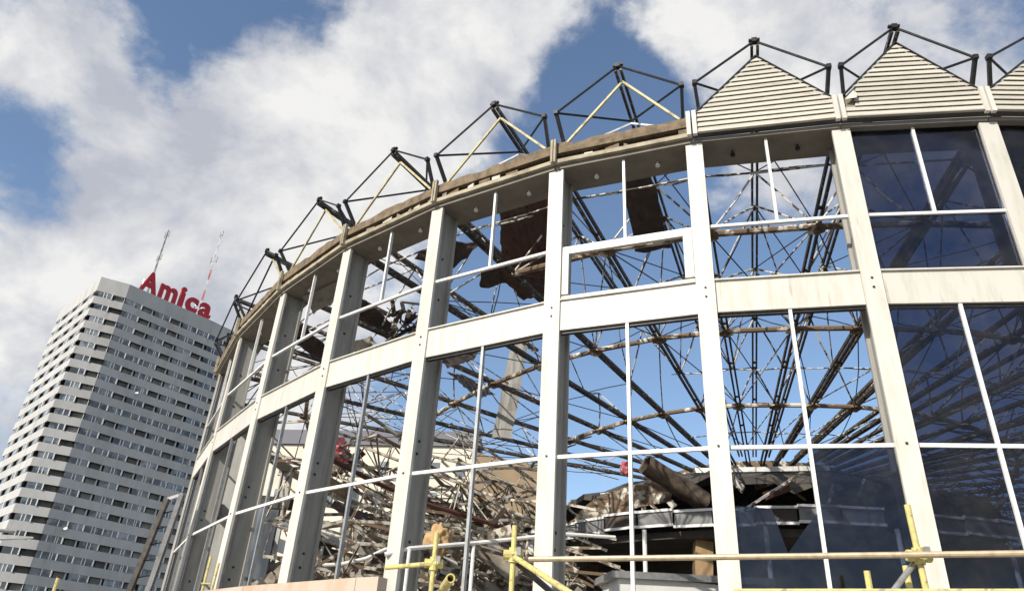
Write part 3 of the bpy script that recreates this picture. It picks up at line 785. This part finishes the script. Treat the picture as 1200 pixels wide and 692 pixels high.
blob('sheeting', (1.6, 10.4, 1.55), (.42, .38, 1.5), 'plastic_sheet', t, 9)
t = thing('indoor_handrail', (-.3, 11.5, 0), 'white tubular handrail standing inside behind the yellow scaffold posts', 'handrail')
mb = MB()
for a, b in zip([(-1.55, 10.9, 3.5), (-1.22, 10.95, 3.61), (-.27, 11.5, 3.85), (1.04, 11.95, 4.15)], [(-1.22, 10.95, 3.61), (-.27, 11.5, 3.85), (1.04, 11.95, 4.15), (1.9, 12.2, 4.2)]): mb.tube(a, b, .03, 8)
mb.build('top_rail', 'white_rail', t)
for x, y, z in ((-1.22, 10.95, 3.61), (-.33, 11.48, 3.83), (1.04, 11.95, 4.15)): MB().tube((x, y, 0), (x, y, z), .028, 8).build('post', 'white_rail', t)
bent_pipe('sagging_pipe', [(-3.6, 14.55, 3.76), (-3.41, 14.61, 3.83), (-2.89, 14.72, 3.90), (-2.44, 14.8, 4.05), (-1.95, 14.9, 4.35)], .035, 'white_rail', 'thin white pipe sagging across the dark opening beside the parapet', 'pipe')
bent_pipe('red_beam', [(-3.9, 14.3, 6.0), (-2.6, 15.2, 5.62), (-1.52, 15.93, 5.4), (-.2, 16.5, 5.22), (1.2, 17.0, 4.86)], .05, 'red_primer', 'long rusty red steel bar lying slantwise in front of the fallen trusses', 'steel bar', 6)
blob('crumpled_red_sheet', (-4.5, 19.3, 7.35), (.38, .3, .42), 'red_plastic', None, 5, .5, 'crumpled red and pink plastic sheet caught among the fallen trusses', 'plastic sheet')
blob('red_bucket_scrap', (3.18, 18.6, 7.25), (.12, .12, .18), 'red_plastic', None, 2, .3, 'small red plastic scrap on the edge of the torn ceiling', 'plastic scrap')
blob('insulation_tuft', (-.95, 12.6, 4.05), (.19, .16, .22), 'insulation', None, 4, .5, 'orange brown clump of insulation hanging over the white handrail', 'insulation')
# inner dark beam band and partition at the left side of the ground floor
t = thing('inner_partition', (-3.6, 17, 0), 'dark inner partition with a steel beam and blue glass, behind the parapet', 'partition')
mb = MB().beam((-4.6, 16.4, 4.95), (-1.7, 16.95, 4.3), .14, .28); mb.build('beam', 'galvanised', t)
MB().prism([(-4.3, 16.6, 0), (-1.9, 17.1, 0), (-1.9, 17.1, 4.2), (-4.3, 16.6, 4.75)], (.02, -.08, 0)).build('panel', 'dark_inside', t)
for i in range(6): MB().beam((-4.1 + .4 * i, 16.5 + .09 * i, .0), (-4.1 + .4 * i, 16.5 + .09 * i, 4.6 - .08 * i), .06, .05).build('stud', 'galvanised' if i % 2 else 'dark_steel', t)
MB().prism([(-6.0, 17.8, 3.0), (-4.9, 17.0, 3.0), (-4.9, 17.0, 5.4), (-6.0, 17.8, 5.6)], (.02, .05, 0)).build('glass', 'tower_glass', t)
MB().beam((-6.1, 17.9, 5.7), (-4.6, 16.8, 5.4), .12, .25).build('beam', 'dark_steel', t)
MB().prism([(-6.3, 18.6, 0), (-4.4, 17.4, 0), (-4.4, 17.4, 3.6), (-6.3, 18.6, 3.8)], (.03, .06, 0)).build('panel', 'soffit_paint', t)

# ------------------------------------------------------------------ parapet and scaffold outside
t = thing('parapet_wall', (-4, 13, 0), 'low cream rendered parapet with rust stains in front of the bare columns', 'wall')
PW = [pol(a, r + .55) for a, r in ((-.255, 18.05), (-.2761, 18.05), (-.4136, 17.99), (-.5638, 17.9), (-.7339, 17.9), (-.8932, 18.06), (-1.05, 18.0), (-1.2, 18.0))]
PZ = [3.10, 3.10, 3.10, 3.14, 3.24, 3.3, 3.3, 3.3]
for i in range(len(PW) - 1):
    p, q = PW[i], PW[i + 1]; n0 = (p - CTR).normalized() * .09; n1 = (q - CTR).normalized() * .09
    e = (p - q).normalized() * .004
    p, q = p - e, q + e
    z0, z1 = Vector((0, 0, PZ[i])), Vector((0, 0, PZ[i + 1]))
    mb = MB().hexa([p - n0, q - n1, q + n1, p + n0, p - n0 + z0, q - n1 + z1, q + n1 + z1, p + n0 + z0])
    mb.build('panel', 'render_pink', t)
G1 = 'yellow scaffold posts in front of the facade'
def post(x, y, z0, z1, dx, dy, label, m_='scaffold_yellow', clampz=None, r=.027):
    t = thing('scaffold_post', (x, y, 0), label, 'scaffold post')
    MB().tube((x, y, 0), (x + dx, y + dy, z1), r, 10).build('tube', m_, t)
    if clampz:
        k = clampz / z1; c = Vector((x + dx * k, y + dy * k, clampz))
        MB().tube(c - Vector((0, 0, .07)), c + Vector((0, 0, .07)), .046, 10).build('coupler', 'scaffold_yellow', t)
        MB().tube(c - Vector((.10, 0, 0)), c + Vector((.10, 0, 0)), .05, 10).build('coupler', 'scaffold_yellow', t)
        MB().box(c + Vector((.05, -.05, .03)), (.02, 0, 0), (0, .03, 0), (0, 0, .04)).build('coupler_bolt', 'galvanised', t)
    return t
post(-.67, 8.57, 0, 3.38, 0, 0, 'yellow scaffold post at the open end of the cream parapet', clampz=3.05)
post(.18, 7.75, 0, 3.34, 0, 0, 'yellow scaffold post where the tan pipe and a slanting brace start', clampz=3.05)
post(3.75, 6.62, 0, 3.50, -.09, -.02, 'tall leaning yellow scaffold post against the glazed bay', clampz=3.06)
post(3.25, 6.72, 0, 2.93, 0, 0, 'short yellow scaffold post stub in front of the glass')
post(3.70, 6.85, 0, 3.02, -.03, 0, 'yellow scaffold post close behind the tall leaning one')
for nm, a, b, m_, r, lb in (
    ('scaffold_pipe', (.12, 8.02, 3.05), (8.2, 4.5, 3.05), 'scaffold_tan', .027, 'long tan horizontal scaffold pipe across the glazed bays'),
    ('scaffold_pipe', (-1.25, 9.05, 3.05), (-.60, 8.50, 3.05), 'scaffold_yellow', .026, 'short yellow horizontal pipe joining the parapet to a post'),
    ('scaffold_pipe', (1.955, 6.36, 2.645), (6.3, 4.37, 2.645), 'scaffold_yellow', .015, 'yellow lower horizontal scaffold pipe below the tan one'),
    ('scaffold_brace', (.2, 7.7, 3.02), (1.05, 5.2, 2.1), 'scaffold_yellow', .027, 'yellow slanting brace below the start of the tan pipe'),
    ('scaffold_brace', (3.68, 6.66, 3.04), (2.75, 6.3, 2.2), 'galvanised', .025, 'grey slanting brace tied to the tall leaning post'),
    ('scaffold_brace', (.22, 7.85, 3.0), (.75, 7.2, 2.5), 'dark_steel', .03, 'dark slanting brace behind the yellow one')):
    mb = MB().tube(a, b, r, 10)
    d = (Vector(b) - Vector(a)).normalized()
    tag(mb.build(nm, m_), lb, 'scaffold pipe' if 'pipe' in nm else 'scaffold brace')
mb = MB(); K = 12; c = Vector((-.45, 8.2, 2.86)); ax = Vector((.2, -1, .1)).normalized(); xx = ax.cross(Vector((0, 0, 1))).normalized(); yy = ax.cross(xx)
ro = [c + (xx * math.cos(2 * math.pi * i / K) + yy * math.sin(2 * math.pi * i / K)) * .05 for i in range(K)]
ri = [c + (xx * math.cos(2 * math.pi * i / K) + yy * math.sin(2 * math.pi * i / K)) * .036 for i in range(K)]
mb.add(ro + ri + [q - ax * .5 for q in ro] + [q - ax * .5 for q in ri],
       [(i, (i + 1) % K, K + (i + 1) % K, K + i) for i in range(K)] + [(i, (i + 1) % K, 2 * K + (i + 1) % K, 2 * K + i) for i in range(K)] +
       [(K + i, K + (i + 1) % K, 3 * K + (i + 1) % K, 3 * K + i) for i in range(K)])
mb.tube(c - ax * .5 + Vector((0, 0, .0)), c - ax * .5 + Vector((0, 0, -2.85)), .024, 8)
tag(mb.build('scaffold_transom', 'scaffold_yellow'), 'open ended yellow scaffold tube pointing out between two posts', 'scaffold pipe')
t = thing('yellow_barrier', (-5.0, 13.7, 0), 'narrow yellow folding ladder standing behind the cream parapet', 'ladder')
for s in (0, .16):
    MB().tube((-5.05 + s, 13.75, 0), (-5.0 + s, 13.8, 3.75 - s * .6), .022, 8).build('rail', 'scaffold_yellow', t)
for i in range(11): MB().tube((-5.04, 13.75, .3 + i * .3), (-4.88, 13.75, .3 + i * .3), .014, 6).build('rung', 'scaffold_yellow', t)
t = thing('marker_pole', (-5.75, 10.55, 0), 'thin yellow pole in front of the apartment tower', 'pole')
MB().tube((-5.77, 10.57, 0), (-5.74, 10.53, 2.88), .022, 8).build('tube', 'scaffold_yellow', t)
MB().tube((-5.74, 10.53, 2.88), (-5.74, 10.53, 2.90), .026, 8).build('cap', 'black_steel', t)
# leaning steel frame at the far left end of the facade
t = thing('leaning_ladder_frame', (-7.7, 16.3, 0), 'dark steel ladder frame leaning up beside the last bare columns', 'ladder frame')
B0, B1 = Vector((-7.42, 16.40, 3.37)), Vector((-7.10, 16.54, 3.40))
T0, T1 = Vector((-7.22, 16.49, 5.28)), Vector((-6.97, 16.59, 5.42))
B0, B1 = T0 + (B0 - T0) * 2.76, T1 + (B1 - T1) * 2.68
for a, b, m_ in ((B0, T0, 'dark_steel'), (B1, T1, 'grey_deck')):
    MB().beam(a, b, .10, .12).build('rail', m_, t)
MB().beam(T0, T1, .05, .06).build('crossbar', 'white_rail', t)
for k in range(1, 16): MB().beam(B0.lerp(T0, k / 16), B1.lerp(T1, k / 16), .025, .025).build('rung', 'dark_steel', t)
MB().beam(B0.lerp(T0, .62), B1.lerp(T1, .62), .07, .08).build('clamp', 'grey_deck', t)
MB().prism([B0.lerp(T0, .1), B1.lerp(T1, .1), B1.lerp(T1, .6), B0.lerp(T0, .6)], (.01, .03, -.01)).build('panel', 'grey_deck', t)
# street lamp arm reaching in
t = thing('street_lamp', (-11.5, 15.2, 0), 'grey street lamp whose flat head reaches in front of the apartment tower', 'street lamp')
MB().tube((-11.5, 15.2, 0), (-11.5, 15.2, 4.15), .07, 10, .05).build('pole', 'galvanised', t)
MB().tube((-11.5, 15.2, 4.15), (-9.9, 16.0, 4.33), .035, 8).build('arm', 'galvanised', t)
mb = MB(); a, b = Vector((-10.6, 16.75, 4.28)), Vector((-9.75, 16.25, 4.30))
a, b = Vector((-10.95, 15.5, 4.1)), Vector((-9.35, 15.75, 4.18))
d = (b - a).normalized(); w = d.cross(Vector((0, 0, 1))).normalized()
mb.hexa([a - w * .14 - Vector((0, 0, .15)), b - w * .02 - Vector((0, 0, .01)), b + w * .02 - Vector((0, 0, .01)), a + w * .14 - Vector((0, 0, .15)),
         a - w * .14 + Vector((0, 0, .06)), b - w * .02 + Vector((0, 0, .02)), b + w * .02 + Vector((0, 0, .02)), a + w * .14 + Vector((0, 0, .06))])
mb.build('lamp_head', 'galvanised', t)

# ------------------------------------------------------------------ apartment tower
TW = [Vector(q) for q in ((-102.2, 151.7, 0), (-85.1, 134.62, 0), (-80.25, 137.2, 0), (-67.83, 152.2, 0), (-61.8, 160.4, 0), (-80.5, 173.0, 0))]
HT = 75.0
tower = thing('apartment_tower', (-84, 152, 0), 'tall pale apartment tower with many rows of windows and a flat roof', 'tower')
def inset(P, k):
    c = sum(P, Vector()) / len(P); r = []
    n = len(P)
    for i in range(n):
        a, b, d_ = P[i - 1], P[i], P[(i + 1) % n]
        e0, e1 = (b - a).normalized(), (d_ - b).normalized()
        n0, n1 = Vector((-e0.y, e0.x, 0)), Vector((-e1.y, e1.x, 0))
        mdir = (n0 + n1).normalized(); r.append(b + mdir * k / max(.3, mdir.dot(n0)))
    return r
# orientation: make the list counter-clockwise
area = sum(TW[i].x * TW[(i + 1) % 6].y - TW[(i + 1) % 6].x * TW[i].y for i in range(6))
if area < 0: TW.reverse()
def ring_band(name, P, P2, z0, z1, m_, parent):
    mb = MB(); n = len(P)
    for i in range(n):
        a, b, c, d_ = P[i], P[(i + 1) % n], P2[(i + 1) % n], P2[i]
        Z0, Z1 = Vector((0, 0, z0)), Vector((0, 0, z1))
        mb.add([a + Z0, b + Z0, c + Z0, d_ + Z0, a + Z1, b + Z1, c + Z1, d_ + Z1], [(3, 2, 1, 0), (4, 5, 6, 7), (0, 1, 5, 4), (2, 3, 7, 6)])
    return mb.build(name, m_, parent)
core = inset(TW, 1.15); inn = inset(TW, .22)
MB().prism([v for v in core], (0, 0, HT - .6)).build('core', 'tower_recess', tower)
ring_band('roof_parapet', TW, inset(TW, 1.16), HT - 3.25, HT, 'tower_concrete', tower)
FP, NF = 2.8, 24
tops = []
for i in range(NF):
    zt = HT - 3.25 - i * FP           # top of the window strip
    tops.append(zt)
    pb = ring_band('balcony_parapet', TW, inn, zt - FP, zt - 1.18, 'tower_concrete', tower)
    sl = ring_band('floor_slab', inset(TW, .23), inset(TW, 1.16), zt - 1.42, zt - 1.24, 'tower_concrete', tower)
ring_band('base_wall', TW, inset(TW, 1.16), 0, tops[-1] - FP - .01, 'tower_concrete', tower)
# window units, built once, placed many times; the mesh holds glass, sash bars and side post
def window_mesh(w, bars, name):
    mb = MB(); h = 1.16
    mb.box((0, 0, -h / 2 - .01), (w / 2, 0, 0), (0, .05, 0), (0, 0, h / 2 - .01)); mb.cur = 1
    for b in bars: mb.box((b, -.07, -h / 2 - .01), (.075, 0, 0), (0, .03, 0), (0, 0, h / 2 - .02))
    mb.box((w / 2 - .06, -.16, -h / 2 - .01), (.10, 0, 0), (0, .14, 0), (0, 0, h / 2 - .015))
    me = bpy.data.meshes.new(name); me.from_pydata(mb.v, [], mb.f)
    me.materials.append(MATS['tower_glass']); me.materials.append(MATS['tower_frame'])
    me.polygons.foreach_set('material_index', mb.mi)
    return me
WM = [window_mesh(3.5, (-.35, .25), 'window'), window_mesh(3.5, (-.9, .5, .9), 'window'), window_mesh(3.5, (.1,), 'window'), window_mesh(2.6, (-.3, .3), 'window'), window_mesh(2.6, (.2,), 'window')]
LM = MB().box((0, 0, -.64), (.09, 0, 0), (0, .45, 0), (0, 0, .62))
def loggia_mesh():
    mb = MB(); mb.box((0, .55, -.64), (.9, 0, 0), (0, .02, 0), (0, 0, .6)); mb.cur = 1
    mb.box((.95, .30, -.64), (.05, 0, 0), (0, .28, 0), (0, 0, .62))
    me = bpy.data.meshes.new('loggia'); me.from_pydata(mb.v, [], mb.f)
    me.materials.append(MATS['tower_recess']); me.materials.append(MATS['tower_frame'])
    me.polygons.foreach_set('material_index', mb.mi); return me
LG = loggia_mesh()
rw = random.Random(11)
def face(i, units, inset_y=.12, top_small=False):
    a, b = TW[i], TW[(i + 1) % len(TW)]
    d = (b - a); L = d.length; d.normalize()
    n_in = Vector((-d.y, d.x, 0)); rz = math.atan2(d.y, d.x)
    for fi, zt in enumerate(tops[:22]):
        for kind, f_ in units(fi):
            me = WM[kind] if kind >= 0 else LG
            p = a + d * f_ * L + n_in * inset_y; p.z = zt
            inst(me, 'window' if kind >= 0 else 'loggia', tower, p, rz)
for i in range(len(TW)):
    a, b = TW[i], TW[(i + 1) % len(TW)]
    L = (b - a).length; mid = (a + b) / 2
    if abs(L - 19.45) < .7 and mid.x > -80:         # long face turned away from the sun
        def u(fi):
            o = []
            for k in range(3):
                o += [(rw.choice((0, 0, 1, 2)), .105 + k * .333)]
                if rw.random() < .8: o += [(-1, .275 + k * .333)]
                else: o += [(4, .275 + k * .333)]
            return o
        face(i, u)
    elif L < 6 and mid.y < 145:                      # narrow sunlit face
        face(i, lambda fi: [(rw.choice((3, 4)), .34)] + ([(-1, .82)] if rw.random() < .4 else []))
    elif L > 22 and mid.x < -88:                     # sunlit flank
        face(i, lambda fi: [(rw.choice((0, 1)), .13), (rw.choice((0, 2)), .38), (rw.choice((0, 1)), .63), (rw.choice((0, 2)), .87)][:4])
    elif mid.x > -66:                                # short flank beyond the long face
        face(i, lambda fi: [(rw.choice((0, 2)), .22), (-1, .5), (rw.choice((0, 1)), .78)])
# satellite dishes on the shaded front
def on_long(f_, z, o):
    a, b = Vector((-80.25, 137.2, 0)), Vector((-67.83, 152.2, 0)); d = (b - a).normalized(); n = Vector((d.y, -d.x, 0))
    q = a.lerp(b, f_) + n * o; q.z = z; return q, n
for f_, z in ((.42, 53.4), (.18, 25.6)):
    q, n = on_long(f_, z, .25)
    t = thing('satellite_dish', q, 'small white satellite dish on a shaded balcony of the apartment tower', 'satellite dish', 'satellite dishes on the tower balconies')
    K = 10; mb = MB(); ax = Vector((.1, -.75, .5)).normalized(); xx = ax.cross(Vector((0, 0, 1))).normalized(); yy = ax.cross(xx)
    rg = [q + ax * .12 + (xx * math.cos(2 * math.pi * i / K) + yy * math.sin(2 * math.pi * i / K)) * .36 for i in range(K)]
    mb.add(rg + [q, q + ax * .03], [(i, (i + 1) % K, K + 1) for i in range(K)] + [((i + 1) % K, i, K) for i in range(K)])
    mb.build('reflector', 'mast_white', t)
    MB().tube(q, q - n * .26 - Vector((0, 0, .2)), .05, 6).build('arm', 'galvanised', t)

# rooftop sign: red letters on the front edge
def glyph(ch):
    c = bpy.data.curves.new('letter', 'FONT'); c.body = ch; c.size = 1; c.extrude = .05; c.offset = .032; c.resolution_u = 5
    o = bpy.data.objects.new('letter', c); col.objects.link(o)
    bpy.context.view_layer.update()
    me = bpy.data.meshes.new_from_object(o.evaluated_get(bpy.context.evaluated_depsgraph_get()))
    bpy.data.objects.remove(o); bpy.data.curves.remove(c)
    return me
la, lb = Vector((-80.25, 137.2, 0)), Vector((-67.83, 152.2, 0)); ld = (lb - la).normalized(); ln = Vector((ld.y, -ld.x, 0))
sg = thing('rooftop_sign', la.lerp(lb, .5) + Vector((0, 0, HT)), 'red company lettering reading Amica standing on the tower roof edge', 'sign')
xw = {'A': (.11, .305), 'm': (.325, .535), 'i': (.56, .625), 'c': (.65, .80), 'a': (.82, .975)}
for ch in 'Amica':
    me = glyph(ch)
    xs = [v.co.x for v in me.vertices]; ys = [v.co.y for v in me.vertices]
    x0, x1 = min(xs), max(xs); hcap = {'A': 4.9, 'm': 3.5, 'i': 4.9, 'c': 3.5, 'a': 3.5}[ch]
    y0, y1 = min(ys), max(ys)
    f0, f1 = xw[ch]; Lr = (lb - la).length
    for v in me.vertices:
        fx = (v.co.x - x0) / (x1 - x0); fy = (v.co.y - y0) / (y1 - y0)
        q = la + ld * Lr * (f0 + (f1 - f0) * fx) - ln * (.6 + v.co.z * 5) ; q.z = HT + .15 + fy * hcap
        v.co = q - sg.location
    me.materials.clear(); me.materials.append(MATS['sign_red'])
    o = bpy.data.objects.new('letter', me); col.objects.link(o); o.parent = sg
fr = MB()
for f_ in (.14, .27, .36, .43, .52, .59, .7, .78, .86, .95):
    q = la.lerp(lb, f_) - ln * 1.0
    fr.beam(q + Vector((0, 0, HT - .7)), q + Vector((0, 0, HT + 3.0)), .12, .12); fr.beam(q - ln * 2 + Vector((0, 0, HT - .7)), q + Vector((0, 0, HT + 2.6)), .1, .1)
fr.beam(la.lerp(lb, .1) - ln * 1.0 + Vector((0, 0, HT + .25)), la.lerp(lb, .97) - ln * 1.0 + Vector((0, 0, HT + .25)), .14, .14)
fr.build('support_frame', 'galvanised', sg)
# masts
def mast(name, base, top, w, label, mats_, ants):
    t = thing(name, base, label, 'mast')
    n = 9
    for k in range(n):
        z0, z1 = base[2] + (top - base[2]) * k / n, base[2] + (top - base[2]) * (k + 1) / n
        tp = 1 - .55 * k / n; mb = MB()
        cs = [Vector((math.cos(q) * w * tp, math.sin(q) * w * tp, 0)) for q in (0, 2.09, 4.19)]
        bc = Vector((base[0], base[1], 0))
        for i in range(3):
            mb.tube(bc + cs[i] + Vector((0, 0, z0)), bc + cs[i] + Vector((0, 0, z1)), .05, 5)
            mb.tube(bc + cs[i] + Vector((0, 0, z0)), bc + cs[(i + 1) % 3] + Vector((0, 0, z1)), .025, 4)
            mb.tube(bc + cs[i] + Vector((0, 0, z1)), bc + cs[(i + 1) % 3] + Vector((0, 0, z1)), .025, 4)
        mb.build('lattice_section', mats_[k % len(mats_)], t)
    for z, l in ants:
        for s in (-1, 1):
            mb = MB(); c = Vector((base[0], base[1], z))
            mb.tube(c, c + Vector((s * l, -.3 * s, .2)), .05, 5).tube(c + Vector((s * l, -.3 * s, -.3)), c + Vector((s * l, -.3 * s, 1.3)), .07, 5)
            mb.build('antenna', 'mast_grey', t)
mast('lattice_mast', (-80.0, 144.2, HT - .6), 93.5, .22, 'thin grey lattice mast with antennas behind the red letter A', ['mast_grey'], ((85.5, .6), (91.8, .6)))
mast('lattice_mast', (-71.4, 152.1, HT - .6), 99.4, .24, 'taller red and white banded lattice mast on the tower roof', ['mast_white', 'mast_white', 'mast_red', 'mast_white', 'mast_red', 'mast_white', 'mast_white', 'mast_white', 'mast_white'], ((90.5, .8), (98, .4)))

# ------------------------------------------------------------------ house seen through the rotunda
hs = thing('town_house', (-12, 84, 0), 'cream house with a tan side wall and grey attic, seen through the bare trusses', 'house')
c0 = Vector((-2.84, 79.95, 0)); cl = c0 + Vector((-28, 4.5, 0)); cr_ = c0 + Vector((10.5, 5.2, 0)); cb = cl + Vector((10, 14, 0))
HH = 26.8
MB().prism([c0, cl, cl + Vector((.05, .4, 0)), c0 + Vector((.05, .4, 0))], (0, 0, HH)).build('wall', 'house_cream', hs)
MB().prism([c0 + Vector((.06, .0, 0)), cr_, cr_ + Vector((-.2, .4, 0)), c0 + Vector((.06, .41, 0))], (0, 0, HH - .6)).build('side_wall', 'house_tan', hs)
MB().prism([cl + Vector((.1, .5, 0)), cr_ + Vector((-.3, .5, 0)), cr_ + Vector((-2, 12, 0)), cb], (0, 0, HH - 1.2)).build('rear_block', 'house_cream', hs)
dl = (cl - c0).normalized(); nl = Vector((dl.y, -dl.x, 0)) if dl.y * 0 - dl.x * -1 > 0 else Vector((-dl.y, dl.x, 0))
if nl.y > 0: nl = -nl
MB().hexa([c0 + nl * .3 - dl * .2 + Vector((0, 0, HH + .02)), cl + nl * .3 + Vector((0, 0, HH + .02)), cl - nl * 3 + Vector((0, 0, HH + .02)), c0 - nl * 3 - dl * .2 + Vector((0, 0, HH + .02)),
           c0 - nl * .6 + Vector((0, 0, HH + 2.0)), cl - nl * .6 + Vector((0, 0, HH + 2.0)), cl - nl * 2.6 + Vector((0, 0, HH + 2.2)), c0 - nl * 2.6 + Vector((0, 0, HH + 2.2))]).build('attic', 'house_roof', hs)
for i in range(9):
    for k in range(7):
        p = c0 + dl * (1.6 + i * 2.9) + nl * .02; z = HH - 2.6 - k * 3.3
        w = MB().box(p + Vector((0, 0, z)), dl * .55, nl * .04, (0, 0, .8)).build('window', 'tower_glass', hs)
        MB().box(p + nl * .06 + Vector((0, 0, z - .86)), dl * .68, nl * .08, (0, 0, .05)).build('sill', 'house_cream', w)
